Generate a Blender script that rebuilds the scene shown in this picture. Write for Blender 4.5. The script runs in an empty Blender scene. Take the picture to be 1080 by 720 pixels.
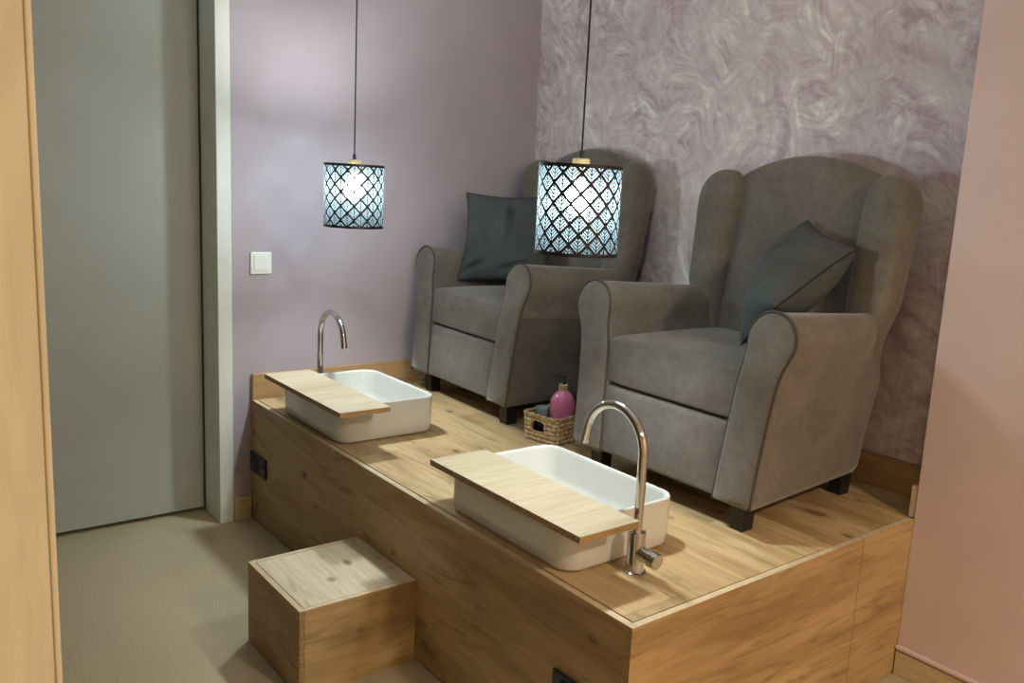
import bpy, bmesh, math, random
from mathutils import Vector, Matrix
sc = bpy.context.scene
COL = sc.collection
PI = math.pi
random.seed(4)

# ------------------------------------------------------------------ view
sc.view_settings.view_transform = 'Standard'
sc.view_settings.look = 'None'
sc.view_settings.gamma = 1
sc.view_settings.use_curve_mapping = False
sc.view_settings.exposure = 0.62

# ------------------------------------------------------------------ dimensions
H = 0.4995            # podium height
L = 2.2               # podium length
DP = 1.174            # face of the pink wall
D = 1.372             # face of the textured wall
CEIL = 2.6
TH = 0.018            # board thickness

# ------------------------------------------------------------------ materials
def new_mat(name):
    m = bpy.data.materials.new(name); m.use_nodes = True
    nt = m.node_tree; b = nt.nodes['Principled BSDF']
    return m, nt, b

def N(nt, kind, **kw):
    n = nt.nodes.new(kind)
    for k, v in kw.items():
        if k in n.inputs: n.inputs[k].default_value = v
        else: setattr(n, k, v)
    return n

def K(nt, a, b): nt.links.new(a, b)

def math_n(nt, op, a, b=None, c=None):
    n = nt.nodes.new('ShaderNodeMath'); n.operation = op
    for i, v in enumerate((a, b, c)):
        if v is None: continue
        if isinstance(v, (int, float)): n.inputs[i].default_value = v
        else: K(nt, v, n.inputs[i])
    return n.outputs[0]

def ramp(nt, fac, stops):
    r = nt.nodes.new('ShaderNodeValToRGB')
    e = r.color_ramp.elements
    while len(e) < len(stops): e.new(0.5)
    for i, (p, c) in enumerate(stops):
        e[i].position = p; e[i].color = (*c, 1) if len(c) == 3 else c
    K(nt, fac, r.inputs[0]); return r.outputs[0]

def mixc(nt, fac, a, b, mode='MIX'):
    n = nt.nodes.new('ShaderNodeMix'); n.data_type = 'RGBA'; n.blend_type = mode
    for s, v in ((n.inputs[0], fac), (n.inputs[6], a), (n.inputs[7], b)):
        if isinstance(v, (int, float)): s.default_value = v
        elif isinstance(v, tuple): s.default_value = (*v, 1) if len(v) == 3 else v
        else: K(nt, v, s)
    return n.outputs[2]

def bump(nt, b, h, strength=.2, dist=.002):
    n = nt.nodes.new('ShaderNodeBump'); n.inputs['Strength'].default_value = strength
    n.inputs['Distance'].default_value = dist
    K(nt, h, n.inputs['Height']); K(nt, n.outputs[0], b.inputs['Normal'])

def plain(name, c, rough=.5, metal=0., bumpy=0., bs=300., var=0., vs=6.):
    m, nt, b = new_mat(name)
    b.inputs['Base Color'].default_value = (*c, 1)
    b.inputs['Roughness'].default_value = rough; b.inputs['Metallic'].default_value = metal
    tc = N(nt, 'ShaderNodeTexCoord')
    if var:
        n = N(nt, 'ShaderNodeTexNoise', Scale=vs, Detail=5.)
        K(nt, tc.outputs['Object'], n.inputs['Vector'])
        c2 = tuple(max(0, x * (1 - var)) for x in c); c1 = tuple(min(1, x * (1 + var)) for x in c)
        K(nt, ramp(nt, n.outputs[0], [(.3, c2), (.7, c1)]), b.inputs['Base Color'])
    if bumpy:
        n = N(nt, 'ShaderNodeTexNoise', Scale=bs, Detail=3.)
        K(nt, tc.outputs['Object'], n.inputs['Vector'])
        bump(nt, b, n.outputs[0], bumpy)
    return m

def wood(name, axis='X', light=(.50, .34, .18), dark=(.27, .155, .07), seed=0., planks=False, knots=True, rough=.5):
    """Oak laminate with its grain along the given axis."""
    m, nt, b = new_mat(name)
    tc = N(nt, 'ShaderNodeTexCoord')
    co = tc.outputs['Object']
    sep = N(nt, 'ShaderNodeSeparateXYZ'); K(nt, co, sep.inputs[0])
    x, y, z = sep.outputs
    a, c, d = {'X': (x, y, z), 'Y': (y, x, z), 'Z': (z, x, y)}[axis]
    off = 0.
    if planks:
        row = math_n(nt, 'FLOOR', math_n(nt, 'DIVIDE', c, .196))
        wn = N(nt, 'ShaderNodeTexWhiteNoise'); wn.noise_dimensions = '1D'; K(nt, row, wn.inputs['W'])
        stag = math_n(nt, 'MULTIPLY', wn.outputs[0], 7.3)
        seg = math_n(nt, 'FLOOR', math_n(nt, 'DIVIDE', math_n(nt, 'ADD', a, stag), 1.28))
        wn2 = N(nt, 'ShaderNodeTexWhiteNoise'); wn2.noise_dimensions = '2D'
        cb = N(nt, 'ShaderNodeCombineXYZ'); K(nt, row, cb.inputs[0]); K(nt, seg, cb.inputs[1])
        K(nt, cb.outputs[0], wn2.inputs['Vector'])
        off = wn2.outputs[0]
    def vec(sa, sc_, sd, o=0.):
        n = N(nt, 'ShaderNodeCombineXYZ')
        aa = math_n(nt, 'MULTIPLY_ADD', a, sa, seed * 3.7 + o)
        if planks: aa = math_n(nt, 'MULTIPLY_ADD', off, 31., aa)
        K(nt, aa, n.inputs[0]); K(nt, math_n(nt, 'MULTIPLY_ADD', c, sc_, seed), n.inputs[1])
        K(nt, math_n(nt, 'MULTIPLY_ADD', d, sd, seed * 1.3), n.inputs[2]); return n.outputs[0]
    n1 = N(nt, 'ShaderNodeTexNoise', Scale=1., Detail=4., Roughness=.55, Distortion=.9); K(nt, vec(1.0, 5.5, 5.5), n1.inputs['Vector'])
    n2 = N(nt, 'ShaderNodeTexNoise', Scale=1., Detail=6., Roughness=.6, Distortion=.4); K(nt, vec(5, 70, 70, 4.), n2.inputs['Vector'])
    n3 = N(nt, 'ShaderNodeTexNoise', Scale=1., Detail=2.); K(nt, vec(2.2, 3.5, 3.5, 9.), n3.inputs['Vector'])
    mid = tuple((p + q) / 2 * 1.08 for p, q in zip(light, dark))
    base = ramp(nt, n1.outputs[0], [(.34, dark), (.47, mid), (.58, light)])
    base = mixc(nt, math_n(nt, 'MULTIPLY', math_n(nt, 'SUBTRACT', n3.outputs[0], .35), 1.1), base, mid)
    fine = ramp(nt, n2.outputs[0], [(.35, (.62, .58, .54)), (.58, (1, 1, 1))])
    base = mixc(nt, .40, base, fine, 'MULTIPLY')
    if knots:
        vo = N(nt, 'ShaderNodeTexVoronoi', Scale=1.); K(nt, vec(2.6, 6.5, 6.5, 2.), vo.inputs['Vector'])
        nk = N(nt, 'ShaderNodeTexNoise', Scale=1., Detail=3.); K(nt, vec(30, 45, 45), nk.inputs['Vector'])
        dist = math_n(nt, 'ADD', vo.outputs['Distance'], math_n(nt, 'MULTIPLY', math_n(nt, 'SUBTRACT', nk.outputs[0], .5), .28))
        pick = N(nt, 'ShaderNodeSeparateColor'); K(nt, vo.outputs['Color'], pick.inputs[0])
        gate = math_n(nt, 'GREATER_THAN', pick.outputs[0], .40)
        k1 = math_n(nt, 'MULTIPLY', ramp(nt, dist, [(.04, (1, 1, 1)), (.13, (.38, .38, .38)), (.30, (0, 0, 0))]), gate)
        base = mixc(nt, math_n(nt, 'MULTIPLY', k1, .85), base, tuple(v * .35 for v in dark))
    if knots:
        vs_ = N(nt, 'ShaderNodeTexVoronoi', Scale=1.); K(nt, vec(7., 11., 11., 5.), vs_.inputs['Vector'])
        pk = N(nt, 'ShaderNodeSeparateColor'); K(nt, vs_.outputs['Color'], pk.inputs[0])
        g2 = math_n(nt, 'GREATER_THAN', pk.outputs[1], .62)
        k2 = math_n(nt, 'MULTIPLY', ramp(nt, math_n(nt, 'ADD', vs_.outputs['Distance'], math_n(nt, 'MULTIPLY', math_n(nt, 'SUBTRACT', nk.outputs[0], .5), .12)), [(.07, (1, 1, 1)), (.19, (0, 0, 0))]), g2)
        base = mixc(nt, math_n(nt, 'MULTIPLY', k2, .8), base, tuple(v * .22 for v in dark))
        n5 = N(nt, 'ShaderNodeTexNoise', Scale=1., Detail=5., Roughness=.65, Distortion=1.5); K(nt, vec(2.2, 17, 17, 7.), n5.inputs['Vector'])
        base = mixc(nt, math_n(nt, 'MULTIPLY', ramp(nt, n5.outputs[0], [(.545, (0, 0, 0)), (.66, (1, 1, 1))]), .72), base, tuple(v * .75 for v in dark))
    if planks:
        tone = math_n(nt, 'MULTIPLY_ADD', off, .22, .88)
        cc = N(nt, 'ShaderNodeCombineColor')
        for i in range(3): K(nt, tone, cc.inputs[i])
        base = mixc(nt, 1., base, cc.outputs[0], 'MULTIPLY')
        fr = math_n(nt, 'FRACT', math_n(nt, 'DIVIDE', c, .196))
        ed = math_n(nt, 'LESS_THAN', math_n(nt, 'ABSOLUTE', math_n(nt, 'SUBTRACT', fr, .5)), .492)
        fs = math_n(nt, 'FRACT', math_n(nt, 'DIVIDE', math_n(nt, 'ADD', a, stag), 1.28))
        ed2 = math_n(nt, 'LESS_THAN', math_n(nt, 'ABSOLUTE', math_n(nt, 'SUBTRACT', fs, .5)), .4988)
        ok = math_n(nt, 'MULTIPLY', ed, ed2)
        base = mixc(nt, math_n(nt, 'MULTIPLY', math_n(nt, 'SUBTRACT', 1., ok), .45), base, tuple(v * .5 for v in dark))
    K(nt, base, b.inputs['Base Color'])
    b.inputs['Roughness'].default_value = rough
    b.inputs['Specular IOR Level'].default_value = .35
    bump(nt, b, n2.outputs[0], .12, .001)
    return m

def particle_edge(name):
    m, nt, b = new_mat(name)
    tc = N(nt, 'ShaderNodeTexCoord')
    n = N(nt, 'ShaderNodeTexNoise', Scale=260., Detail=3.); K(nt, tc.outputs['Object'], n.inputs['Vector'])
    K(nt, ramp(nt, n.outputs[0], [(.35, (.16, .10, .045)), (.62, (.40, .28, .14))]), b.inputs['Base Color'])
    b.inputs['Roughness'].default_value = .8
    return m

M = {}
M['wood_top'] = wood('oak_deck', 'X', light=(.58, .43, .235), dark=(.33, .215, .10), seed=1., planks=True)
M['wood_x'] = wood('oak_front_shaded', 'X', light=(.47, .33, .165), dark=(.27, .17, .075), seed=2.)  # same laminate as the sides, colour darkened for the shaded front faces
M['wood_y'] = wood('oak_side', 'Y', light=(.54, .37, .18), dark=(.31, .19, .08), seed=5.)
M['wood_pale'] = wood('oak_pale_x', 'Y', light=(.50, .43, .30), dark=(.36, .30, .19), seed=8., knots=False)
M['wood_lit_step'] = wood('oak_lit_tread', 'X', light=(.66, .57, .40), dark=(.46, .38, .25), seed=11.)  # step tread laminate, lamp light painted in as a paler colour
M['wood_base'] = wood('oak_skirting', 'X', light=(.48, .31, .15), dark=(.29, .175, .08), seed=3.)
M['wood_base_y'] = wood('oak_skirting_y', 'Y', light=(.48, .31, .15), dark=(.29, .175, .08), seed=3.5)
M['skirt_pale'] = wood('pale_skirting', 'X', light=(.62, .50, .31), dark=(.44, .33, .18), seed=6., knots=False)
M['edge'] = particle_edge('chipboard_edge')
M['edge_band'] = plain('edge_banding', (.58, .47, .30), .5, var=.12, vs=40)
M['black'] = plain('black_plastic', (.012, .012, .014), .35)
M['dark_gap'] = plain('gap_shade', (.02, .016, .012), .8)  # near-black colour standing in for the shade inside gaps and recesses
M['chrome'] = plain('chrome', (.60, .60, .60), .09, 1.)
M['ceramic'] = plain('white_ceramic', (.63, .63, .595), .18, var=.02)
M['switch'] = plain('white_switch_plastic', (.80, .82, .78), .35)
M['leg'] = plain('dark_wood_shaded', (.010, .007, .006), .45)  # dark wood, darkened further for the shadow under the chairs
M['piping'] = plain('taupe_piping_shaded', (.060, .052, .044), .85)  # same cloth as the chair, darkened to paint in the groove shadow
M['cord'] = plain('black_cord', (.01, .01, .012), .6)
M['lamp_wood'] = plain('pale_wood_cap', (.62, .52, .24), .5, var=.1, vs=60)
M['pillow'] = plain('slate_linen', (.052, .060, .060), .92, bumpy=.35, bs=700, var=.16, vs=9)
M['pillow_seam'] = plain('slate_linen_seam', (.016, .019, .020), .95)
M['door'] = plain('grey_green_door_paint', (.41, .445, .42), .5, bumpy=.10, bs=500, var=.05, vs=3)
M['jamb'] = plain('off_white_trim_paint', (.72, .75, .70), .55, bumpy=.1, bs=90, var=.05, vs=8)
M['mauve'] = plain('mauve_wall_paint', (.42, .365, .41), .7, bumpy=.14, bs=260, var=.035, vs=5)
M['pink'] = plain('pink_wall_paint', (.67, .53, .52), .75, bumpy=.15, bs=260, var=.03, vs=5)
M['cream'] = plain('cream_wall_paint', (.70, .60, .44), .8, bumpy=.15, bs=200, var=.03)
M['white'] = plain('white_ceiling_paint', (.78, .76, .72), .9)

# near post: cream painted timber
m, nt, b = new_mat('cream_painted_timber')
tc = N(nt, 'ShaderNodeTexCoord'); mp = N(nt, 'ShaderNodeMapping'); mp.inputs['Scale'].default_value = (14, 14, 2.2)
K(nt, tc.outputs['Object'], mp.inputs['Vector'])
n = N(nt, 'ShaderNodeTexNoise', Scale=1.4, Detail=5., Distortion=1.2); K(nt, mp.outputs[0], n.inputs['Vector'])
K(nt, ramp(nt, n.outputs[0], [(.25, (.58, .52, .37)), (.55, (.66, .60, .44)), (.8, (.70, .64, .48))]), b.inputs['Base Color'])
b.inputs['Roughness'].default_value = .5; bump(nt, b, n.outputs[0], .25, .004); M['post'] = m

# floor: speckled linoleum
m, nt, b = new_mat('speckled_linoleum')
tc = N(nt, 'ShaderNodeTexCoord')
v1 = N(nt, 'ShaderNodeTexNoise', Scale=170., Detail=3., Roughness=.7); K(nt, tc.outputs['Object'], v1.inputs['Vector'])
v2 = N(nt, 'ShaderNodeTexVoronoi', Scale=55.); K(nt, tc.outputs['Object'], v2.inputs['Vector'])
v3 = N(nt, 'ShaderNodeTexNoise', Scale=2.2, Detail=4.); K(nt, tc.outputs['Object'], v3.inputs['Vector'])
c = ramp(nt, v1.outputs[0], [(.34, (.385, .32, .20)), (.50, (.45, .385, .255)), (.66, (.53, .46, .32))])
c = mixc(nt, .35, c, ramp(nt, v3.outputs[0], [(.35, (.82, .80, .76)), (.65, (1, 1, 1))]), 'MULTIPLY')
sp = ramp(nt, v2.outputs['Distance'], [(.0, (1, 1, 1)), (.10, (0, 0, 0))])
cs = N(nt, 'ShaderNodeSeparateColor'); K(nt, v2.outputs['Color'], cs.inputs[0])
c = mixc(nt, math_n(nt, 'MULTIPLY', sp, math_n(nt, 'GREATER_THAN', cs.outputs[1], .8)), c, (.10, .07, .045))
c = mixc(nt, math_n(nt, 'MULTIPLY', sp, math_n(nt, 'LESS_THAN', cs.outputs[1], .13)), c, (.70, .66, .55))
K(nt, c, b.inputs['Base Color']); b.inputs['Roughness'].default_value = .42; M['floor'] = m

# suede upholstery
m, nt, b = new_mat('taupe_suede')
tc = N(nt, 'ShaderNodeTexCoord')
n1 = N(nt, 'ShaderNodeTexNoise', Scale=5.5, Detail=5., Roughness=.6, Distortion=.5); K(nt, tc.outputs['Object'], n1.inputs['Vector'])
n2 = N(nt, 'ShaderNodeTexNoise', Scale=420., Detail=2.); K(nt, tc.outputs['Object'], n2.inputs['Vector'])
c = ramp(nt, n1.outputs[0], [(.32, (.145, .128, .109)), (.5, (.172, .153, .131)), (.68, (.202, .181, .157))])
c = mixc(nt, .5, c, ramp(nt, n2.outputs[0], [(.35, (.70, .70, .70)), (.65, (1.0, 1.0, 1.0))]), 'MULTIPLY')
n4 = N(nt, 'ShaderNodeTexNoise', Scale=38., Detail=4., Roughness=.65); K(nt, tc.outputs['Object'], n4.inputs['Vector'])
c = mixc(nt, .6, c, ramp(nt, n4.outputs[0], [(.33, (.74, .74, .74)), (.62, (1.0, 1.0, 1.0))]), 'MULTIPLY')
K(nt, c, b.inputs['Base Color']); b.inputs['Roughness'].default_value = .95
b.inputs['Specular IOR Level'].default_value = .15
b.inputs['Sheen Weight'].default_value = .25; b.inputs['Sheen Roughness'].default_value = .45
bump(nt, b, n2.outputs[0], .3, .001); M['suede'] = m

# textured wall: overlapping arcs of pearly plaster
m, nt, b = new_mat('pearly_swirl_plaster')
tc = N(nt, 'ShaderNodeTexCoord')
warp = N(nt, 'ShaderNodeTexNoise', Scale=5., Detail=3.); K(nt, tc.outputs['Object'], warp.inputs['Vector'])
wv = N(nt, 'ShaderNodeVectorMath', operation='SCALE'); wv.inputs['Scale'].default_value = .13
sb = N(nt, 'ShaderNodeVectorMath', operation='SUBTRACT'); K(nt, warp.outputs['Color'], sb.inputs[0]); sb.inputs[1].default_value = (.5, .5, .5)
K(nt, sb.outputs[0], wv.inputs[0])
ad = N(nt, 'ShaderNodeVectorMath', operation='ADD'); K(nt, tc.outputs['Object'], ad.inputs[0]); K(nt, wv.outputs[0], ad.inputs[1])
def strokes(scale, seed, fr, fa, squash=.8):
    """Brush dabs: streaks that run along arcs about a random centre in every cell."""
    mp = N(nt, 'ShaderNodeMapping'); mp.inputs['Location'].default_value = (seed, 0, seed * .7); mp.inputs['Rotation'].default_value = (0, .5 + seed, 0)
    K(nt, ad.outputs[0], mp.inputs['Vector'])
    flat = N(nt, 'ShaderNodeVectorMath', operation='MULTIPLY'); flat.inputs[1].default_value = (1, 0, squash); K(nt, mp.outputs[0], flat.inputs[0])
    vo = N(nt, 'ShaderNodeTexVoronoi', Scale=scale); vo.feature = 'F1'; K(nt, flat.outputs[0], vo.inputs['Vector'])
    df = N(nt, 'ShaderNodeVectorMath', operation='SUBTRACT'); K(nt, flat.outputs[0], df.inputs[0]); K(nt, vo.outputs['Position'], df.inputs[1])
    rv = N(nt, 'ShaderNodeVectorMath', operation='SUBTRACT'); K(nt, vo.outputs['Color'], rv.inputs[0]); rv.inputs[1].default_value = (.5, .5, .5)
    rs = N(nt, 'ShaderNodeVectorMath', operation='MULTIPLY'); rs.inputs[1].default_value = (2.4 / scale, 0, 1.6 / scale); K(nt, rv.outputs[0], rs.inputs[0])
    a2 = N(nt, 'ShaderNodeVectorMath', operation='ADD'); K(nt, df.outputs[0], a2.inputs[0]); K(nt, rs.outputs[0], a2.inputs[1])
    ln = N(nt, 'ShaderNodeVectorMath', operation='LENGTH'); K(nt, a2.outputs[0], ln.inputs[0])
    sx = N(nt, 'ShaderNodeSeparateXYZ'); K(nt, a2.outputs[0], sx.inputs[0])
    ang = math_n(nt, 'ARCTAN2', sx.outputs[2], sx.outputs[0])
    sc3 = N(nt, 'ShaderNodeSeparateColor'); K(nt, vo.outputs['Color'], sc3.inputs[0])
    cb = N(nt, 'ShaderNodeCombineXYZ'); K(nt, math_n(nt, 'MULTIPLY', ln.outputs['Value'], fr), cb.inputs[0])
    K(nt, math_n(nt, 'MULTIPLY', ang, fa), cb.inputs[1]); K(nt, math_n(nt, 'MULTIPLY', sc3.outputs[2], 17.), cb.inputs[2])
    nz = N(nt, 'ShaderNodeTexNoise', Scale=1., Detail=4., Roughness=.6, Distortion=.25); K(nt, cb.outputs[0], nz.inputs['Vector'])
    fade = math_n(nt, 'SUBTRACT', 1.15, math_n(nt, 'MULTIPLY', vo.outputs['Distance'], 1.2)); fade.node.use_clamp = True
    return math_n(nt, 'MULTIPLY', math_n(nt, 'SUBTRACT', nz.outputs[0], .5), fade), math_n(nt, 'MULTIPLY', math_n(nt, 'SUBTRACT', sc3.outputs[0], .5), fade)
s1, k1_ = strokes(3.4, 0., 26., 1.1)
s2, k2_ = strokes(5.6, 3.3, 46., 1.3)
s3, k3_ = strokes(8.2, 7.1, 60., 1.2)
big = N(nt, 'ShaderNodeTexNoise', Scale=2.6, Detail=5., Roughness=.6, Distortion=1.0); K(nt, ad.outputs[0], big.inputs['Vector'])
t = math_n(nt, 'MULTIPLY_ADD', s1, 1.15, math_n(nt, 'MULTIPLY', s2, 1.15))
t = math_n(nt, 'ADD', t, math_n(nt, 'MULTIPLY', s3, .9))
t = math_n(nt, 'ADD', t, math_n(nt, 'MULTIPLY', k2_, .14))
t = math_n(nt, 'ADD', t, math_n(nt, 'MULTIPLY', big.outputs[0], .55))
t = math_n(nt, 'ADD', t, .225)
colr = ramp(nt, t, [(.28, (.49, .385, .43)), (.45, (.64, .55, .58)), (.60, (.74, .68, .68)), (.76, (.93, .92, .87))])
K(nt, colr, b.inputs['Base Color']); b.inputs['Roughness'].default_value = .48
b.inputs['Specular IOR Level'].default_value = .4
bump(nt, b, t, .45, .006); M['swirl'] = m

# lampshade film with a black lattice of fans
def shade_mat(radius, z0, cells=14, cell=.0495):
    m, nt, b = new_mat('art_deco_lattice_shade')
    nt.nodes.remove(b)
    out = [n for n in nt.nodes if n.type == 'OUTPUT_MATERIAL'][0]
    tc = N(nt, 'ShaderNodeTexCoord'); sp = N(nt, 'ShaderNodeSeparateXYZ'); K(nt, tc.outputs['Object'], sp.inputs[0])
    ang = math_n(nt, 'ARCTAN2', sp.outputs[1], sp.outputs[0])
    u = math_n(nt, 'MULTIPLY', ang, cells / (2 * PI))
    v = math_n(nt, 'DIVIDE', math_n(nt, 'SUBTRACT', sp.outputs[2], z0), cell)
    a = math_n(nt, 'FRACT', math_n(nt, 'ADD', math_n(nt, 'ADD', u, v), 40.))
    c = math_n(nt, 'FRACT', math_n(nt, 'ADD', math_n(nt, 'SUBTRACT', v, u), 40.))
    mn = math_n(nt, 'MINIMUM', a, c)
    mx = math_n(nt, 'MAXIMUM', a, c)
    border = math_n(nt, 'MAXIMUM', math_n(nt, 'LESS_THAN', mn, .10), math_n(nt, 'GREATER_THAN', mx, .90))
    st = math_n(nt, 'GREATER_THAN', math_n(nt, 'SINE', math_n(nt, 'MULTIPLY', mn, 2 * PI * 5.5)), .45)
    spine = math_n(nt, 'LESS_THAN', math_n(nt, 'ABSOLUTE', math_n(nt, 'SUBTRACT', a, c)), .05)
    black = math_n(nt, 'MAXIMUM', border, math_n(nt, 'MAXIMUM', st, spine))
    K_ = lambda x, y: nt.links.new(x, y)
    ink = N(nt, 'ShaderNodeBsdfPrincipled'); ink.inputs['Base Color'].default_value = (.008, .008, .010, 1); ink.inputs['Roughness'].default_value = .5
    trl = N(nt, 'ShaderNodeBsdfTranslucent'); trl.inputs['Color'].default_value = (.026, .036, .040, 1)
    dif = N(nt, 'ShaderNodeBsdfDiffuse'); dif.inputs['Color'].default_value = (.07, .09, .095, 1)
    trn = N(nt, 'ShaderNodeBsdfTransparent'); trn.inputs['Color'].default_value = (.86, .95, 1, 1)
    m1 = N(nt, 'ShaderNodeMixShader'); m1.inputs[0].default_value = .12; K_(trl.outputs[0], m1.inputs[1]); K_(dif.outputs[0], m1.inputs[2])
    m2 = N(nt, 'ShaderNodeMixShader'); m2.inputs[0].default_value = .50; K_(m1.outputs[0], m2.inputs[1]); K_(trn.outputs[0], m2.inputs[2])
    m3 = N(nt, 'ShaderNodeMixShader'); K_(black, m3.inputs[0]); K_(m2.outputs[0], m3.inputs[1]); K_(ink.outputs[0], m3.inputs[2])
    K_(m3.outputs[0], out.inputs[0])
    return m

def emit(name, col, s):
    m, nt, b = new_mat(name)
    b.inputs['Base Color'].default_value = (*col, 1)
    b.inputs['Emission Color'].default_value = (*col, 1); b.inputs['Emission Strength'].default_value = s
    return m
BULB_E = 500.
M['bulb'] = emit('lit_bulb', (.86, .96, .97), BULB_E)

m, nt, b = new_mat('pink_soap_in_glass')
b.inputs['Base Color'].default_value = (.66, .19, .36, 1); b.inputs['Roughness'].default_value = .12
b.inputs['Subsurface Weight'].default_value = .2; b.inputs['Subsurface Radius'].default_value = (.02, .006, .01)
b.inputs['Coat Weight'].default_value = .6; M['soap'] = m
m, nt, b = new_mat('clear_jar_glass')
b.inputs['Base Color'].default_value = (.62, .76, .84, 1); b.inputs['Roughness'].default_value = .1
b.inputs['Transmission Weight'].default_value = .75; M['jar'] = m
M['navy'] = plain('navy_contents', (.012, .018, .045), .4)
M['jute'] = plain('jute_collar', (.45, .32, .17), .9, bumpy=.5, bs=300, var=.25, vs=120)
m, nt, b = new_mat('woven_seagrass')
tc = N(nt, 'ShaderNodeTexCoord')
n1 = N(nt, 'ShaderNodeTexNoise', Scale=90., Detail=4.); K(nt, tc.outputs['Object'], n1.inputs['Vector'])
K(nt, ramp(nt, n1.outputs[0], [(.3, (.22, .13, .055)), (.5, (.46, .32, .16)), (.7, (.66, .52, .31))]), b.inputs['Base Color'])
b.inputs['Roughness'].default_value = .75; M['seagrass'] = m

# ------------------------------------------------------------------ mesh helpers
def link(name, bm, mats, parent=None, smooth=False, recalc=True):
    if recalc: bmesh.ops.recalc_face_normals(bm, faces=bm.faces)
    me = bpy.data.meshes.new(name); bm.to_mesh(me); bm.free()
    if not isinstance(mats, (list, tuple)): mats = [mats]
    for m in mats: me.materials.append(m)
    if smooth:
        for p in me.polygons: p.use_smooth = True
    o = bpy.data.objects.new(name, me); COL.objects.link(o)
    if parent: o.parent = parent
    return o

def sharp(o, deg=35):
    me = o.data
    try: me.set_sharp_from_angle(angle=math.radians(deg))
    except Exception: pass

def box(bm, x0, x1, y0, y1, z0, z1, bev=0., seg=2, mi=0, edge_mi=None):
    r = bmesh.ops.create_cube(bm, size=1)
    vs = r['verts']
    for v in vs:
        v.co = Vector(((x0 + x1) / 2 + v.co.x * (x1 - x0), (y0 + y1) / 2 + v.co.y * (y1 - y0), (z0 + z1) / 2 + v.co.z * (z1 - z0)))
    fs = {f for v in vs for f in v.link_faces}
    for f in fs: f.material_index = mi
    if bev:
        es = {e for v in vs for e in v.link_edges}
        bmesh.ops.bevel(bm, geom=list(es), offset=bev, segments=seg, profile=.5, affect='EDGES')
    return fs

def tube(bm, pts, r, n=12, closed=False, caps=True, mi=0):
    pts = [Vector(p) for p in pts]; rings = []
    k = len(pts)
    rr = r if isinstance(r, (list, tuple)) else [r] * k
    prev = None
    for i, p in enumerate(pts):
        a = pts[(i - 1) % k] if (closed or i > 0) else p
        c = pts[(i + 1) % k] if (closed or i < k - 1) else p
        t = (c - a).normalized()
        if prev is None:
            up = Vector((0, 0, 1)) if abs(t.z) < .9 else Vector((1, 0, 0))
            nx = t.cross(up).normalized()
        else:
            nx = (prev - t * prev.dot(t)).normalized()
        prev = nx; ny = t.cross(nx)
        rings.append([bm.verts.new(p + (nx * math.cos(2 * PI * j / n) + ny * math.sin(2 * PI * j / n)) * rr[i]) for j in range(n)])
    m_ = k if closed else k - 1
    for i in range(m_):
        A, B = rings[i], rings[(i + 1) % k]
        for j in range(n):
            f = bm.faces.new((A[j], A[(j + 1) % n], B[(j + 1) % n], B[j])); f.material_index = mi
    if caps and not closed:
        bm.faces.new(rings[0][::-1]).material_index = mi; bm.faces.new(rings[-1]).material_index = mi

def lathe(bm, prof, cx=0, cy=0, n=32, mi=0, cap=True):
    rings = []
    for r, z in prof:
        rings.append([bm.verts.new((cx + r * math.cos(2 * PI * j / n), cy + r * math.sin(2 * PI * j / n), z)) for j in range(n)])
    for A, B in zip(rings, rings[1:]):
        for j in range(n):
            bm.faces.new((A[j], A[(j + 1) % n], B[(j + 1) % n], B[j])).material_index = mi
    if cap:
        bm.faces.new(rings[0][::-1]).material_index = mi; bm.faces.new(rings[-1]).material_index = mi

def catmull(pts, k=6, closed=False):
    out = []; n = len(pts)
    P = [Vector(p) for p in pts]
    rng = range(n) if closed else range(n - 1)
    for i in rng:
        p0 = P[(i - 1) % n] if (closed or i > 0) else P[0]
        p1 = P[i]; p2 = P[(i + 1) % n]
        p3 = P[(i + 2) % n] if (closed or i < n - 2) else P[-1]
        for j in range(k):
            t = j / k
            out.append(.5 * ((2 * p1) + (p2 - p0) * t + (2 * p0 - 5 * p1 + 4 * p2 - p3) * t * t + (3 * p1 - 3 * p2 + p3 - p0) * t ** 3))
    if not closed: out.append(P[-1])
    return out

def loft(bm, rings, cap0=True, cap1=True):
    R = [[bm.verts.new(p) for p in r] for r in rings]; n = len(R[0])
    for A, B in zip(R, R[1:]):
        for j in range(n): bm.faces.new((A[j], A[(j + 1) % n], B[(j + 1) % n], B[j]))
    if cap0: bm.faces.new(R[0][::-1])
    if cap1: bm.faces.new(R[-1])
    return R

def slab(bm, P, nu, nv, tf, tb, pu=3., pv=3., normal=None):
    """Closed cushion: P(u,v) mid-surface, u,v in [-1,1]; thickness profile superelliptic to zero at the border."""
    def prof(t, p): return max(0., 1 - abs(t) ** p) ** (1 / p)
    us = [math.sin(PI / 2 * (2 * i / nu - 1)) for i in range(nu + 1)]
    vs = [math.sin(PI / 2 * (2 * j / nv - 1)) for j in range(nv + 1)]
    e = 1e-3
    F = {}; B = {}
    for i, u in enumerate(us):
        for j, v in enumerate(vs):
            p = P(u, v)
            if normal is None:
                du = P(min(1, u + e), v) - P(max(-1, u - e), v); dv = P(u, min(1, v + e)) - P(u, max(-1, v - e))
                n = du.cross(dv).normalized()
            else: n = normal
            k = prof(u, pu) * prof(v, pv)
            border = i in (0, nu) or j in (0, nv)
            F[i, j] = bm.verts.new(p + n * (0 if border else k * (tf(u, v) if callable(tf) else tf)))
            B[i, j] = F[i, j] if border else bm.verts.new(p - n * k * (tb(u, v) if callable(tb) else tb))
    for i in range(nu):
        for j in range(nv):
            bm.faces.new((F[i, j], F[i + 1, j], F[i + 1, j + 1], F[i, j + 1]))
            bm.faces.new((B[i, j + 1], B[i + 1, j + 1], B[i + 1, j], B[i, j]))

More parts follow.
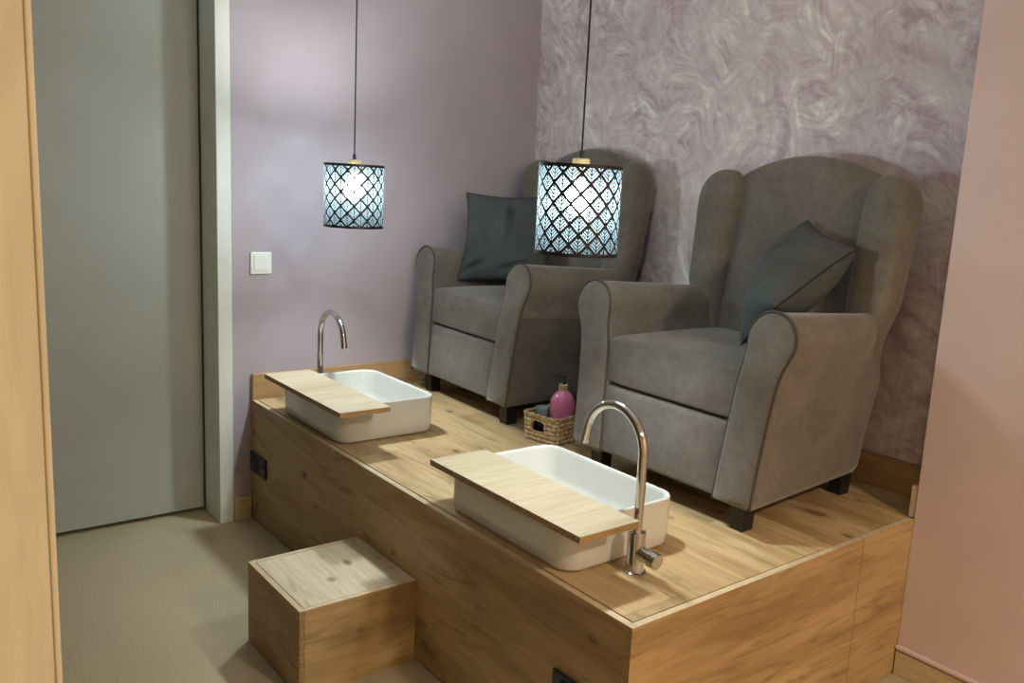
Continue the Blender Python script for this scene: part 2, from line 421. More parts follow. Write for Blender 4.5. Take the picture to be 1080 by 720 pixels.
def thing(name, label, cat, loc=(0, 0, 0), rz=0., group=None):
    o = bpy.data.objects.new(name, None); COL.objects.link(o); o.empty_display_size = .1
    o.location = loc; o.rotation_euler = (0, 0, rz); o['label'] = label; o['category'] = cat
    if group: o['group'] = group
    return o

def tag(o, label, cat, group=None):
    o['label'] = label; o['category'] = cat
    if group: o['group'] = group
    return o

def struct(name, bm, mats, parent=None, **kw):
    o = link(name, bm, mats, parent, **kw)
    if parent is None: o['kind'] = 'structure'
    return o

def at(bm, loc=(0, 0, 0), rz=0.):
    bmesh.ops.transform(bm, matrix=Matrix.Translation(loc) @ Matrix.Rotation(rz, 4, 'Z'), verts=bm.verts)

# ------------------------------------------------------------------ setting
YD0, YD1 = -1.16, -.125       # door opening
RX = 5.6; FY = -4.2; LXB = -.40
bm = bmesh.new(); box(bm, LXB, RX + .1, FY - .1, D + .12, -.06, 0); struct('floor', bm, M['floor'])
bm = bmesh.new(); box(bm, LXB, RX + .1, FY - .1, D + .12, CEIL, CEIL + .06); struct('ceiling', bm, M['white'])
bm = bmesh.new(); box(bm, LXB, L, D, D + .12, 0, CEIL); struct('wall_back', bm, M['swirl'])
bm = bmesh.new(); box(bm, -.22, 0, YD1, D, 0, CEIL); box(bm, -.22, 0, YD0, YD1, 2.12, CEIL); box(bm, -.22, 0, FY, YD0, 0, CEIL)
struct('wall_left', bm, M['mauve'])
bm = bmesh.new(); box(bm, LXB, -.22, FY, D, 0, CEIL); struct('wall_outer', bm, M['cream'])
bm = bmesh.new(); box(bm, L, RX, DP, D + .12, 0, CEIL); struct('wall_right', bm, M['pink'])
bm = bmesh.new(); box(bm, RX, RX + .1, FY, D + .12, 0, CEIL); struct('wall_far', bm, M['cream'])
bm = bmesh.new(); box(bm, LXB, RX, FY - .1, FY, 0, CEIL); struct('wall_front', bm, M['cream'])
# near partition end
bm = bmesh.new()
box(bm, 2.36, 2.50, FY, -1.109, 0, CEIL, bev=.004, seg=2)
struct('wall_near', bm, M['post'])
bm = bmesh.new(); box(bm, 2.494, 2.5025, -1.1115, -1.1062, 0, CEIL, bev=.0015, seg=2)
struct('trim_2', bm, M['post'])

# door with frame
dt = thing('door_1', '', 'door'); del dt['label']; del dt['category']; dt['kind'] = 'structure'
bm = bmesh.new(); box(bm, -.21, -.17, YD0 + .006, YD1 - .007, .016, 2.10, bev=.003)
link('door_panel', bm, M['door'], dt)
bm = bmesh.new(); box(bm, -.219, -.211, YD0, YD1, .0, 2.115); link('door_backing', bm, M['dark_gap'], dt)  # added dark sheet, paints the shade seen in the gap under the door
bm = bmesh.new()
box(bm, -.168, .008, YD1 - .002, YD1 + .052, 0, 2.17, bev=.003)
o = struct('trim_1', bm, M['jamb'])
bm = bmesh.new(); box(bm, -.168, .008, YD0 - .05, YD0 + .002, 0, 2.17, bev=.003); struct('trim_3', bm, M['jamb'])
bm = bmesh.new(); box(bm, -.168, .008, YD0 + .003, YD1 - .003, 2.112, 2.17, bev=.003); struct('trim_4', bm, M['jamb'])

# skirtings
bm = bmesh.new(); box(bm, .0005, .015, YD1 + .054, -.004, 0, .095, bev=.002); struct('baseboard_left', bm, M['skirt_pale'])
bm = bmesh.new(); box(bm, .0005, TH, .002, D - .001, H + .0005, H + .104, bev=.0015); struct('baseboard_podium_left', bm, M['wood_base_y'])
bm = bmesh.new(); box(bm, TH + .001, L - .0225, D - TH, D - .0005, H + .0005, H + .104, bev=.0015); struct('baseboard_back', bm, M['wood_base'])
bm = bmesh.new(); box(bm, L - .022, L - .003, DP + .003, D - .0005, H + .0005, H + .098, bev=.0015); struct('baseboard_niche', bm, M['edge_band'])
bm = bmesh.new(); box(bm, L + .004, RX - .001, DP - .012, DP - .0005, 0, .079, bev=.0015); struct('baseboard_right', bm, M['skirt_pale'])
bm = bmesh.new(); box(bm, L + .002, RX - .001, DP - .016, DP - .0005, .0845, .0955, bev=.002); struct('trim_5', bm, M['pink'])
bm = bmesh.new(); box(bm, -.0, 1.5, 0, .001, 0, .001)
bm.free()

# ------------------------------------------------------------------ podium
pod = thing('podium', 'long oak laminate podium carrying both armchairs and both washbasins', 'platform')
bm = bmesh.new(); box(bm, .004, L - TH - .004, TH + .005, D - .003, H - .022, H - .0003); link('deck', bm, M['wood_top'], pod)
bm = bmesh.new(); box(bm, .001, L - TH - .001, 0, TH, .0086, H)
for f in bm.faces:
    if abs(f.normal.z) > .5 or abs(f.normal.x) > .5: f.material_index = 1
link('front_panel', bm, [M['wood_x'], M['edge_band']], pod)
for y0, y1 in ((0, .8985), (.9005, DP - .002)):
    bm = bmesh.new(); box(bm, L - TH, L, y0, y1, .0086 if y0 == 0 else .004, H)
    bm.normal_update()
    for f in bm.faces:
        if f.normal.z > .5: f.material_index = 1
        if f.normal.y < -.5: f.material_index = 2
    link('side_panel', bm, [M['wood_y'], M['edge_band'], M['edge']], pod, recalc=False)
bm = bmesh.new(); box(bm, .01, L - .04, .04, D - .02, 0, H - .03); link('plinth', bm, M['dark_gap'], pod)
# joists that carry the deck at its rim (seen as the dark joint)
bm = bmesh.new(); box(bm, .004, L - TH - .001, TH + .0001, .0395, .03, H - .0225); link('rail', bm, M['dark_gap'], pod)
bm = bmesh.new(); box(bm, L - .0395, L - TH - .0001, .04, DP, .03, H - .0225); link('rail', bm, M['dark_gap'], pod)

def socket(x0):
    w, h, z1 = .155, .082, .292
    bm = bmesh.new(); box(bm, x0, x0 + w, -.009, .0005, z1 - h, z1, bev=.003)
    fr = link('power_socket', bm, M['black'], pod)
    for k in range(2):
        cx = x0 + w * (.26 + .48 * k); cz = z1 - h / 2
        bm = bmesh.new()
        prof = [(.027, 0), (.027, .004), (.022, .005), (.020, -.001), (.0, -.001)]
        lathe(bm, prof[:4] + [(.001, -.001)], n=28)
        bmesh.ops.transform(bm, matrix=Matrix.Translation((cx, -.0092, cz)) @ Matrix.Rotation(PI / 2, 4, 'X'), verts=bm.verts)
        for dx in (-.0095, .0095):
            tube(bm, [(cx + dx, -.0085, cz), (cx + dx, -.0130, cz)], .003, 10)
        link('socket_face', bm, plain('socket_grey', (.045, .045, .05), .3), fr, smooth=False)
socket(.014); socket(1.957)

# ------------------------------------------------------------------ step
st = thing('step_stool', 'low square oak step box on the floor against the podium front', 'step')
sx0, sx1, sy, sh = .9407, 1.3163, .3573, .2548
t = .016
bm = bmesh.new(); box(bm, sx0, sx1, -sy, -sy + t, 0, sh); bm.normal_update()
for f in bm.faces:
    if f.normal.z > .5: f.material_index = 1
    if abs(f.normal.x) > .5: f.material_index = 2
link('front_board', bm, [M['wood_x'], M['edge_band'], M['edge']], st, recalc=False)
for xa, xb in ((sx1 - t, sx1), (sx0, sx0 + t)):
    bm = bmesh.new(); box(bm, xa, xb, -sy + t + .0004, -.0015, 0, sh); bm.normal_update()
    for f in bm.faces:
        if f.normal.z > .5: f.material_index = 1
    link('side_board', bm, [M['wood_y'], M['edge_band']], st, recalc=False)
bm = bmesh.new(); box(bm, sx0 + t + .0016, sx1 - t - .0026, -sy + t + .003, -.0015, sh - .018, sh - .0004)
link('tread', bm, M['wood_lit_step'], st)
bm = bmesh.new(); box(bm, sx0 + t + .0005, sx1 - t - .0005, -sy + t + .0005, -.002, 0.002, sh - .0185); link('core', bm, M['dark_gap'], st)

# ------------------------------------------------------------------ washbasins
def rrect(x0, x1, y0, y1, r, z, n=7):
    out = []
    for cx, cy, a0 in ((x1 - r, y1 - r, 0), (x0 + r, y1 - r, PI / 2), (x0 + r, y0 + r, PI), (x1 - r, y0 + r, 3 * PI / 2)):
        for k in range(n + 1):
            a = a0 + PI / 2 * k / n
            out.append(Vector((cx + r * math.cos(a), cy + r * math.sin(a), z)))
    return out

def basin(x0, x1, y0, y1, label):
    root = thing('washbasin', label, 'washbasin', ((x0 + x1) / 2, (y0 + y1) / 2, H), group='white countertop washbasins on the podium')
    a, b_ = (x1 - x0) / 2, (y1 - y0) / 2
    h = .136; R = .055
    def ring(inset, z): return rrect(-a + inset, a - inset, -b_ + inset, b_ - inset, max(.012, R - inset * .7), z)
    seq = [(.022, .0), (.014, .0015), (.006, .006), (.003, .014), (.0015, .04), (0, h - .006), (.0006, h - .002), (.003, h),
           (.007, h), (.0095, h - .002), (.011, h - .01), (.014, .05), (.020, .030), (.034, .018), (.06, .014), (.12, .012)]
    bm = bmesh.new(); loft(bm, [ring(i, z) for i, z in seq])
    link('bowl', bm, M['ceramic'], root, smooth=True)
    bm = bmesh.new(); lathe(bm, [(.030, .0125), (.030, .0155), (.024, .0175), (.006, .0185), (.001, .0185)], n=28)
    link('drain', bm, M['chrome'], root, smooth=True)
    return root
basin(1.400, 1.938, .035, .412, 'white rectangular countertop washbasin nearest the podium corner, under the nearer pendant lamp')
basin(.232, .742, .028, .412, 'white rectangular countertop washbasin at the mauve wall end of the podium')

def board(x0, x1, y0, y1, label):
    bm = bmesh.new(); z0 = H + .1366
    box(bm, x0, x1, y0, y1, z0, z0 + .0165); bm.normal_update()
    for f in bm.faces:
        f.material_index = 0 if abs(f.normal.z) > .5 else (1 if abs(f.normal.y) > .5 else 2)
    o = link('shelf_board', bm, [M['wood_pale'], M['edge'], M['wood_y']], recalc=False)
    tag(o, label, 'board', 'oak boards laid across the washbasins')
    return o
board(1.405, 2.040, -.022, .163, 'pale oak board across the front of the nearer washbasin, its end reaching the tap')
board(.224, .862, -.030, .152, 'pale oak board laid across the front of the farther washbasin by the mauve wall')

# ------------------------------------------------------------------ taps
def faucet(x, y, sgn, label, handle_dir, R=.103, zc=.292):
    root = thing('faucet', label, 'tap', (x, y, H), group='chrome gooseneck taps beside the washbasins')
    bm = bmesh.new(); lathe(bm, [(.0275, 0), (.0275, .003), (.0235, .005), (.0225, .008), (.0225, .100), (.0215, .103), (.013, .104)], n=36)
    o = link('tap_body', bm, M['chrome'], root, smooth=True); sharp(o)
    pts = [(0, 0, .10), (0, 0, .16), (0, 0, .22), (0, 0, zc - .02)]
    for k in range(25):
        a = PI - PI * .95 * k / 24
        pts.append((sgn * (R + R * math.cos(a)), 0, zc + R * math.sin(a)))
    lx, _, lz = pts[-1]; dx = pts[-1][0] - pts[-2][0]; dz = pts[-1][2] - pts[-2][2]; q = math.hypot(dx, dz)
    pts.append((lx + dx / q * .030, 0, lz + dz / q * .030))
    bm = bmesh.new(); tube(bm, pts, .0118, 20); o = link('spout', bm, M['chrome'], root, smooth=True); sharp(o, 60)
    e = Vector(pts[-1]); d = Vector((dx / q, 0, dz / q))
    bm = bmesh.new(); tube(bm, [e - d * .004, e + d * .006], .0126, 20); o = link('aerator', bm, M['chrome'], root, smooth=True); sharp(o, 60)
    hd = Vector(handle_dir).normalized(); c0 = Vector((0, 0, .055))
    bm = bmesh.new(); tube(bm, [c0 + hd * .010, c0 + hd * .048, c0 + hd * .0485, c0 + hd * .070, c0 + hd * .072], [.0175, .0175, .020, .020, .0185], 28)
    o = link('handle', bm, M['chrome'], root, smooth=True); sharp(o, 40)
    return root
faucet(1.997, .203, -1, 'chrome gooseneck tap at the podium corner end of the nearer washbasin', (1, .05, -.1))
faucet(.155, .222, 1, 'chrome gooseneck tap by the mauve wall, arching over the farther washbasin', (-.3, 1, 0), R=.103, zc=.276)

# ------------------------------------------------------------------ armchair
def build_chair(label, loc, rz, tall=1.):
    root = thing('armchair', label, 'armchair', loc, rz, group='taupe wing armchairs on the podium')
    S = M['suede']
    ZB = .085
    def lean(z): return .05 * (z - ZB) / .55
    def fx(x, y, z):                       # the body narrows towards its back foot
        k = max(0., min(1., (.66 - z) / .5)) * max(0., min(1., y / .62))
        return x * (1 - .14 * k)
    def recl(z): return .26 * (z - .47)
    # arms -----------------------------------------------------------
    def arm(s):
        raw = [(.235, ZB), (.242, .18), (.252, .30), (.262, .42), (.277, .50)]
        cx, cz, r = .353, .552, .075
        for k in range(11):
            a = PI * 1.02 - (PI * 1.16) * k / 10
            raw.append((cx + r * math.cos(a), cz + r * math.sin(a)))
        raw += [(.400, .475), (.388, .42), (.380, .34), (.371, .22), (.364, ZB)]
        prof = [(p.x, p.y) for p in catmull([(a, b, 0) for a, b in raw], 4)]
        n = len(prof); cen = Vector((sum(p[0] for p in prof) / n, sum(p[1] for p in prof) / n))
        def ring(y, k, yo=0.):
            out = []
            back = max(0., min(1., (y - .30) / .25))
            for x, z in prof:
                xx = cen.x + (x - cen.x) * k; zz = cen.y + (z - cen.y) * k
                if k == 1.: zz = max(zz, ZB)
                if back and xx > .372: xx = .372 + (xx - .372) * (1 - .55 * back)
                if xx > .33: xx -= .034 * max(0., min(1., (y - .47) / .12)) * max(0., min(1., (zz - .40) / .12))
                yy = y + yo + lean(zz) * (1 - min(1, y / .5))
                zz -= (.004 + .028 * min(1., max(0., y / .55))) * max(0., min(1., (zz - .30) / .2))
                out.append(Vector((s * fx(xx, yy, zz), yy, zz)))
            return out
        seq = [(-.009, .25), (-.008, .6), (-.006, .85), (-.002, .955), (.004, 1.)]
        rings = [ring(0, k, yo) for yo, k in seq]
        ys = [.03, .08, .14, .2, .26, .32, .38, .44, .5, .55, .585]
        rings += [ring(y, 1.) for y in ys]
        rings += [ring(.61, .96), ring(.625, .86), ring(.63, .6)]
        bm = bmesh.new(); loft(bm, rings)
        o = link('armrest', bm, S, root, smooth=True)
        pp = [Vector((s * (fx(cen.x + (x - cen.x) * 1.012, 0, z)), lean(z) + .003, z - .004 * max(0., min(1., (z - .30) / .2)) + (.002 if z > .5 else 0))) for x, z in prof]
        bm = bmesh.new(); tube(bm, pp, .0036, 8); link('piping', bm, M['piping'], o, smooth=True)
        return o
    # wings ----------------------------------------------------------
    def wing(s):
        rings = []
        zs = [.36, .40, .44, .48, .52, .56, .59, .62, .68, .74, .80, .86, .885]
        for k in range(14):
            zs.append(.885 + .122 * math.sin(PI / 2 * (k + 1) / 14))
        for z in zs:
            dome = 1. if z <= .885 else max(0., 1 - ((z - .885) / .1225) ** 2.4) ** (1 / 2.2)
            xi, xo = .248, .397 + .012 * max(0, min(1, (z - .62) / .28))
            if z < .62: xo = .397 - (.62 - z) * .30
            yf = .505 + .11 * (z - .62)
            if z < .62: yf += (.62 - z) * .15
            yb = .640 + .115 * (z - .62) - max(0, .62 - z) * .1
            cx = (xi + xo) / 2; cy = (yf + yb) / 2; a = (xo - xi) / 2; b_ = (yb - yf) / 2
            a *= (.06 + .94 * dome); b_ *= (.10 + .90 * dome)
            cx -= .016 * (1 - dome)
            out = []
            for j in range(40):
                th = 2 * PI * j / 40
                cc, ss = math.cos(th), math.sin(th); e = 2 / 2.9
                out.append(Vector((s * (cx + a * math.copysign(abs(cc) ** e, cc)), cy + b_ * math.copysign(abs(ss) ** e, ss), z)))
            rings.append(out)
        bm = bmesh.new(); loft(bm, rings)
        o = link('wing', bm, S, root, smooth=True); o.scale.z = tall; return o
    # base -----------------------------------------------------------
    bm = bmesh.new()
    def Pb(u, v):
        z = ZB + (v + 1) / 2 * (.302 - ZB)
        return Vector((u * .250, .016 + lean(z) * .7, z))
    def ringb(y, ins):
        out = []
        for z in (ZB + ins, ZB + .006 + ins, .2, .305 - ins, .312 - ins): out.append((-(.252 - ins), z))
        return out
    # rounded box shell with a softly bulged front
    rings = []
    for yo, ins in ((0.000, .016), (.002, .009), (.006, .004), (.014, .0), (.10, 0), (.3, 0), (.5, 0), (.60, 0)):
        r = []
        x = .262 - ins * .3; z0, z1 = ZB + ins, .300 - ins
        for q in range(10): r.append(Vector((-x + 2 * x * q / 9, 0, z0)))
        for q in range(1, 6): r.append(Vector((x, 0, z0 + (z1 - z0) * q / 5)))
        for q in range(1, 10): r.append(Vector((x - 2 * x * q / 9, 0, z1)))
        for q in range(1, 5): r.append(Vector((-x, 0, z1 - (z1 - z0) * q / 5)))
        for p in r:
            p.y = .010 + yo + lean(p.z) * max(0, 1 - yo / .3)
            p.x = fx(p.x, p.y, p.z)
        rings.append(r)
    loft(bm, rings)
    o = link('base', bm, S, root, smooth=True); sharp(o, 50)
    arm(1); arm(-1)
    # backrest ---------------------------------------------------------
    bm = bmesh.new()
    def top(x): return .972 + .086 * max(0., 1 - (x / .30) ** 2) ** .9
    def Pk(u, v):
        x = .292 * u * (1 - .03 * (1 - v)); z = .38 + (v + 1) / 2 * (top(x) - .38)
        return Vector((x, .587 + .16 * (z - .47), z))
    slab(bm, Pk, 40, 40, lambda u, v: .050 + .018 * (1 - v * v) * (1 - u * u), .030, 5., 6., normal=Vector((0, -1, .16)).normalized())
    link('backrest', bm, S, root, smooth=True).scale.z = tall
    wing(1); wing(-1)
    # rear shell
    bm = bmesh.new()
    def Pr(u, v):
        z = ZB + (v + 1) / 2 * (.93 - ZB)
        hw = .290 + .07 * (z - ZB) / .6
        return Vector((u * min(hw, .37),   .600 + .09 * max(0, z - .3), z))
    slab(bm, Pr, 24, 30, .02, .028, 8., 10., normal=Vector((0, -1, 0)))
    link('rear_panel', bm, S, root, smooth=True)
    # seat cushion ------------------------------------------------------
    bm = bmesh.new()
    def Ps(u, v): return Vector((.264 * u, .020 + (v + 1) / 2 * .535, .384))
    slab(bm, Ps, 36, 36, lambda u, v: .078 + .014 * (1 - u * u) * (1 - v * v), .080, 13., 13., normal=Vector((0, 0, 1)))
    for v_ in bm.verts: v_.co.y += lean(v_.co.z) * .6 * max(0, 1 - v_.co.y / .3)
    c = link('seat_cushion', bm, S, root, smooth=True)
    # legs ----------------------------------------------------------------
    for lx, ly in ((.294, .068), (-.294, .068), (.268, .590), (-.268, .590)):
        bm = bmesh.new()
        r = bmesh.ops.create_cube(bm, size=1)
        for v_ in bm.verts:
            k = 1 if v_.co.z > 0 else .86
            v_.co = Vector((lx + v_.co.x * .054 * k, ly + v_.co.y * .054 * k, .0005 if v_.co.z < 0 else .094))
        bmesh.ops.bevel(bm, geom=bm.edges[:], offset=.002, segments=1, affect='EDGES')
        link('leg', bm, M['leg'], root)
    return root
build_chair('taupe suede wing armchair nearest the pink wall, a slate cushion leaning in its corner', (1.669, .585, H), 0)
build_chair('taupe suede wing armchair at the mauve wall end, partly behind the nearer pendant lamp', (.475, .655, H), math.radians(-2.0), 1.018)

# ------------------------------------------------------------------ throw pillows
def pillow(cs, label, thick=.075, folds=(), seedp=0, sag=.0):
    A, B, C_, D_ = [Vector(c) for c in cs]      # u=-1,v=-1 ; u=1,v=-1 ; u=1,v=1 ; u=-1,v=1
    def P(u, v):
        # edges pull inwards between the ears
        uu = u * (1 - .11 * (1 - v * v) * abs(u) ** 2); vv = v * (1 - .10 * (1 - u * u) * abs(v) ** 2)
        s, t = (uu + 1) / 2, (vv + 1) / 2
        return (A * (1 - s) + B * s) * (1 - t) + (D_ * (1 - s) + C_ * s) * t
    nrm = (B - A).cross(D_ - A).normalized()
    def tf(u, v):
        w = thick * (1 + .10 * math.sin(3.1 * u + seedp) * math.cos(2.3 * v))
        for (u0, v0, ang, ln, dp, wd) in folds:
            du, dv = u - u0, v - v0
            a = du * math.cos(ang) + dv * math.sin(ang); b_ = -du * math.sin(ang) + dv * math.cos(ang)
            w -= dp * math.exp(-(b_ / wd) ** 2) * math.exp(-(a / ln) ** 2)
            w += dp * .5 * math.exp(-((b_ - 1.6 * wd) / wd) ** 2) * math.exp(-(a / ln) ** 2)
        return w
    bm = bmesh.new(); slab(bm, P, 56, 56, tf, thick * .85, 2.1, 2.1, normal=nrm)
    o = link('throw_pillow', bm, M['pillow'], smooth=True)
    tag(o, label, 'cushion', 'slate linen throw pillows')
    pts = []
    n = 24
    for k in range(n): pts.append(P(-1 + 2 * k / n, -1))
    for k in range(n): pts.append(P(1, -1 + 2 * k / n))
    for k in range(n): pts.append(P(1 - 2 * k / n, 1))
    for k in range(n): pts.append(P(-1, 1 - 2 * k / n))
    bm = bmesh.new(); tube(bm, pts, .0028, 6, closed=True); link('seam', bm, M['pillow_seam'], o, smooth=True)
    return o
Z = H
pillow([(1.815, .765, Z + .49), (1.925, .765, Z + .62), (1.99, 1.035, Z + .785), (1.745, 1.13, Z + .855)],
       'slate grey linen pillow slumped in the right corner of the armchair by the pink wall', .105,
       folds=((.62, .1, .5, .35, .03, .06), (.5, -.35, .7, .3, .026, .06), (.15, .5, 1.2, .3, .016, .07)), seedp=1.)
pillow([(.212, .823, Z + .484), (.520, 1.075, Z + .480), (.500, 1.145, Z + .875), (.188, .868, Z + .862)],
       'slate grey linen pillow standing upright in the armchair at the mauve wall end', .062,
       folds=((.05, .55, 1.65, .40, .034, .05), (-.45, .0, 2.2, .3, .014, .07), (-.72, -.70, .5, .30, .03, .06), (.3, -.6, .3, .35, .014, .07)), seedp=2.)

# ------------------------------------------------------------------ pendants
def pendant(x, y, zb, label):
    root = thing('pendant_lamp', label, 'lamp', (x, y, zb), group='pendant lamps with black lattice shades')
    r = .105; z0, z1 = -.138, .086
    bm = bmesh.new(); n = 96
    R0 = [bm.verts.new((r * math.cos(2 * PI * j / n), r * math.sin(2 * PI * j / n), z0)) for j in range(n)]
    R1 = [bm.verts.new((r * math.cos(2 * PI * j / n), r * math.sin(2 * PI * j / n), z1)) for j in range(n)]
    for j in range(n): bm.faces.new((R0[j], R0[(j + 1) % n], R1[(j + 1) % n], R1[j]))
    sh = link('lamp_shade', bm, shade_mat(r, z0 - .02), root, smooth=True)
    for z in (z0, z1 - .008):
        bm = bmesh.new()
        prof = [(r - .0015, z), (r + .0015, z), (r + .0015, z + .009), (r - .0015, z + .009), (r - .0015, z)]
        lathe(bm, prof, n=96, cap=False); link('rim', bm, M['black'], sh, smooth=False)
    # spider wires under the cap
    bm = bmesh.new()
    for k in range(3):
        a = 2 * PI * k / 3 + .4
        tube(bm, [(.018 * math.cos(a), .018 * math.sin(a), z1 - .004), (r * math.cos(a), r * math.sin(a), z1 - .004)], .0012, 6)
    link('spider', bm, M['black'], root)
    bm = bmesh.new(); lathe(bm, [(.001, .052), (.019, .052), (.022, .056), (.022, .099), (.020, .102), (.005, .103)], n=28)
    o = link('lamp_cap', bm, M['lamp_wood'], root, smooth=True); sharp(o)
    bm = bmesh.new(); lathe(bm, [(.006, .102), (.006, .120), (.003, .123)], n=14); link('cord_grip', bm, M['black'], root)
    bm = bmesh.new(); tube(bm, [(0, 0, .12), (.0, 0, (CEIL - zb) * .5), (0, 0, CEIL - zb - .02)], .0025, 8); link('cord', bm, M['cord'], root)
    bm = bmesh.new(); lathe(bm, [(.008, CEIL - zb - .035), (.045, CEIL - zb - .028), (.05, CEIL - zb - .001)], n=28); link('ceiling_rose', bm, M['black'], root)
    bm = bmesh.new()
    lathe(bm, [(.003, -.040), (.014, -.038), (.025, -.030), (.032, -.017), (.034, -.002), (.031, .012), (.023, .026), (.015, .038), (.013, .050)], n=28)
    link('bulb', bm, M['bulb'], root, smooth=True)
    return root
pendant(1.697, .210, 1.384, 'nearer pendant lamp with black fan-lattice shade, hanging above the corner washbasin')
pendant(.452, .210, 1.360, 'farther pendant lamp with black fan-lattice shade, hanging in front of the mauve wall')

# ------------------------------------------------------------------ light switch
sw = thing('light_switch', 'square white rocker light switch on the mauve wall beside the door trim', 'switch', (0, .041, 1.046))
bm = bmesh.new(); box(bm, .0002, .009, -.042, .042, -.043, .043, bev=.003); link('frame', bm, M['switch'], sw)
bm = bmesh.new(); box(bm, .009, .0125, -.029, .029, -.028, .030, bev=.0015)
for v_ in bm.verts: v_.co.x += .0022 * (v_.co.z > 0)
link('rocker', bm, M['switch'], sw)

# ------------------------------------------------------------------ basket
bx, by, brz = 1.018, .735, math.radians(9)
bk = thing('basket', 'small woven seagrass basket with a cut-out handle, between the two armchairs', 'basket', (bx, by, H), brz)
def basket_wall(inset, y_hole=True):
    bm = bmesh.new()
    a, b_, h = .076, .072, .098
    base = []
    per = rrect(-a, a, -b_, b_, .016, 0, 4)
    # resample evenly
    pts = per + [per[0]]; seg = [(pts[i + 1] - pts[i]).length for i in range(len(per))]; tot = sum(seg)
    n = 264
    def at_s(s):
        s %= tot; i = 0
        while s > seg[i]: s -= seg[i]; i += 1
        return pts[i].lerp(pts[i + 1], s / seg[i])
    nz = 70; rows = 6.
    V = []
    for k in range(nz + 1):
        z = .001 + h * k / nz; row = z / h * rows; fr = abs(math.sin(PI * row)) ** .7; idx = int(row)
        ring = []
        for j in range(n):
            s = tot * j / n; p = at_s(s); q = at_s(s + .001); t_ = (q - p).normalized(); nn = Vector((t_.y, -t_.x, 0))
            ph = s / .021 * PI + (PI / 2 if idx % 2 else 0) + (row - idx) * 1.3
            off = .0058 * fr * (.35 + .65 * abs(math.sin(ph)) ** .6) - inset
            flare = 1 + .06 * z / h
            ring.append(bm.verts.new((p.x * flare + nn.x * off, p.y * flare + nn.y * off, z)))
        V.append(ring)
    for k in range(nz):
        z = .001 + h * (k + .5) / nz
        for j in range(n):
            p = at_s(tot * (j + .5) / n)
            hole = False
            if abs(p.y) > b_ - .004:
                cx_ = p.x + (.0 if p.y < 0 else 0)
                hole = (abs(cx_ + .004) / .029) ** 4 + (abs(z - .058) / .020) ** 4 < 1
            if not hole: bm.faces.new((V[k][j], V[k][(j + 1) % n], V[k + 1][(j + 1) % n], V[k + 1][j]))
    return bm
bm = basket_wall(0.)
bmesh.ops.recalc_face_normals(bm, faces=bm.faces)
o = link('woven_wall', bm, M['seagrass'], bk, smooth=True, recalc=False)
md = o.modifiers.new('thick', 'SOLIDIFY'); md.thickness = .005; md.offset = -1
bm = bmesh.new()
rim = rrect(-.0815, .0815, -.0775, .0775, .018, .0975, 6)
rim2 = []
for i, p in enumerate(rim):
    q = rim[(i + 1) % len(rim)]; m_ = max(1, int((q - p).length / .0035))
    for k in range(m_): rim2.append(p.lerp(q, k / m_))
for i, p in enumerate(rim2): p.z += .0012 * math.sin(i * 1.2)
tube(bm, rim2, [.0052 + .0012 * math.sin(i * 1.5) for i in range(len(rim2))], 8, closed=True); link('rim', bm, M['seagrass'], bk, smooth=True)
bm = bmesh.new(); loft(bm, [rrect(-.074, .074, -.070, .070, .014, z) for z in (.0008, .005)]); link('bottom', bm, M['seagrass'], bk)

def in_basket(dx, dy):
    c_, s_ = math.cos(brz), math.sin(brz); return (bx + dx * c_ - dy * s_, by + dx * s_ + dy * c_, H + .0055)
bo = thing('soap_bottle', 'round bottle of pink soap with a black pump, standing in the seagrass basket', 'bottle', in_basket(.025, .018))
bm = bmesh.new()
lathe(bm, [(.001, 0), (.026, 0), (.032, .004), (.036, .02), (.038, .05), (.042, .085), (.0455, .105), (.0465, .122), (.0445, .142), (.038, .158), (.028, .170), (.018, .178), (.0135, .184)], n=36)
link('bottle_body', bm, M['soap'], bo, smooth=True)
bm = bmesh.new(); lathe(bm, [(.015, .178), (.0175, .181), (.0175, .199), (.015, .202), (.002, .2025)], n=28)
o = link('collar', bm, M['jute'], bo, smooth=True); sharp(o)
bm = bmesh.new(); lathe(bm, [(.0075, .202), (.0075, .210), (.004, .211), (.004, .226), (.009, .227), (.010, .233), (.008, .237), (.001, .238)], n=20)
tube(bm, [(0, 0, .232), (-.018, -.006, .233), (-.030, -.010, .230), (-.033, -.011, .224)], .0042, 10)
link('pump', bm, M['black'], bo, smooth=True)
jr = thing('glass_jar', 'clear bluish jar with dark contents, standing beside the pink bottle in the basket', 'jar', in_basket(-.043, -.016))
bm = bmesh.new(); lathe(bm, [(.001, 0), (.023, 0), (.026, .004), (.026, .062), (.001, .062)], n=32); link('contents', bm, M['navy'], jr, smooth=False)
bm = bmesh.new(); lathe(bm, [(.026, .063), (.0265, .102), (.0275, .106), (.0255, .108), (.024, .106), (.024, .066), (.001, .064)], n=32)
link('jar_glass', bm, M['jar'], jr, smooth=True)

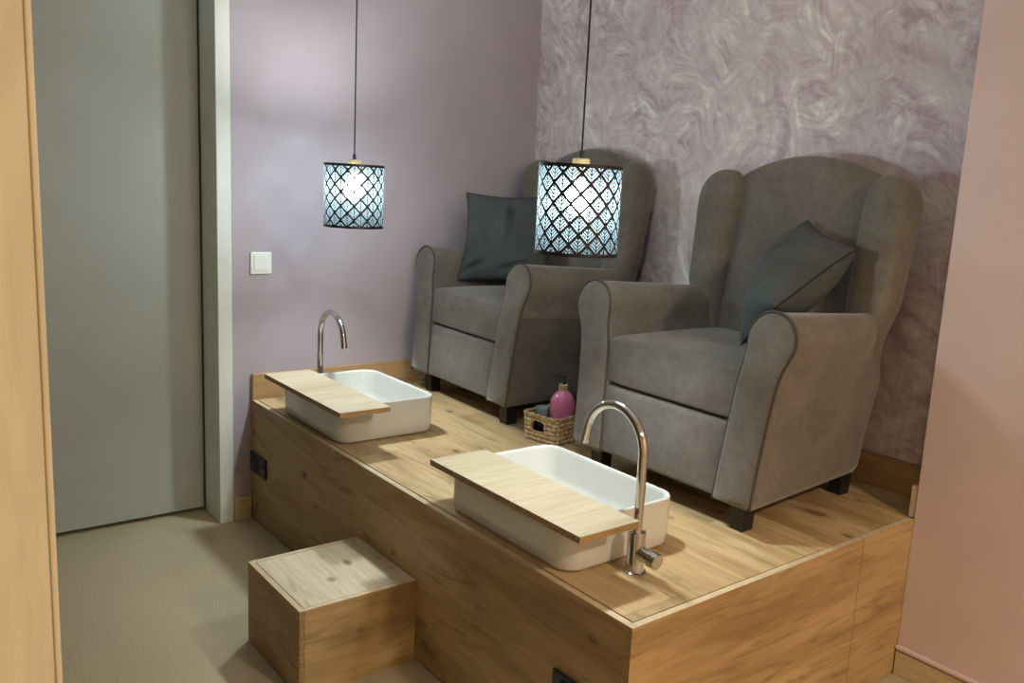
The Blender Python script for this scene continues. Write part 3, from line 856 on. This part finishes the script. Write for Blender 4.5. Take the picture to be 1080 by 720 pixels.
# ------------------------------------------------------------------ lamps of the room
def area(name, loc, rot, size, power, col, sy=None):
    l = bpy.data.lights.new(name, 'AREA'); l.energy = power; l.color = col; l.size = size
    if sy: l.shape = 'RECTANGLE'; l.size_y = sy
    o = bpy.data.objects.new(name, l); COL.objects.link(o); o.location = loc; o.rotation_euler = rot
    return o
def ceiling_light(x, y, w, power, col, label):
    root = thing('ceiling_light', label, 'lamp', (x, y, CEIL), group='warm ceiling lights of the salon')
    bm = bmesh.new()
    lathe(bm, [(w * .62, -.001), (w * .62, -.02), (w * .57, -.024), (w * .56, -.006), (.01, -.005)], n=40)
    link('housing', bm, M['switch'], root)
    l = bpy.data.lights.new('ceiling_light_source', 'AREA'); l.shape = 'DISK'; l.size = w; l.energy = power; l.color = col
    o = bpy.data.objects.new('light_source', l); COL.objects.link(o); o.parent = root; o.location = (0, 0, -.026)
ceiling_light(4.55, .30, .22, 40, (1.0, .81, .60), 'round warm ceiling light near the pink wall')
ceiling_light(4.3, -2.6, .22, 13, (1.0, .80, .60), 'round warm ceiling light behind the camera')

w = bpy.data.worlds.new('room_world'); sc.world = w; w.use_nodes = True
w.node_tree.nodes['Background'].inputs[0].default_value = (.9, .85, .8, 1); w.node_tree.nodes['Background'].inputs[1].default_value = .2

# ------------------------------------------------------------------ camera
F = 919.8871; cx, cy, cz, yaw, pitch, roll = 3.3943, -1.2509, 1.4187, .8618, .1770, .0603
d = Vector((-math.sin(yaw) * math.cos(pitch), math.cos(yaw) * math.cos(pitch), -math.sin(pitch)))
r = Vector((math.cos(yaw), math.sin(yaw), 0)); u = r.cross(d)
r2 = r * math.cos(roll) + u * math.sin(roll); u2 = -r * math.sin(roll) + u * math.cos(roll)
cam = bpy.data.cameras.new('camera'); co = bpy.data.objects.new('camera', cam); COL.objects.link(co)
co.matrix_world = Matrix(((r2.x, u2.x, -d.x, cx), (r2.y, u2.y, -d.y, cy), (r2.z, u2.z, -d.z, cz), (0, 0, 0, 1)))
cam.sensor_width = 36; cam.lens = F / 1080 * 36; cam.shift_x = -60 / 1080; cam.clip_start = .02
sc.camera = co
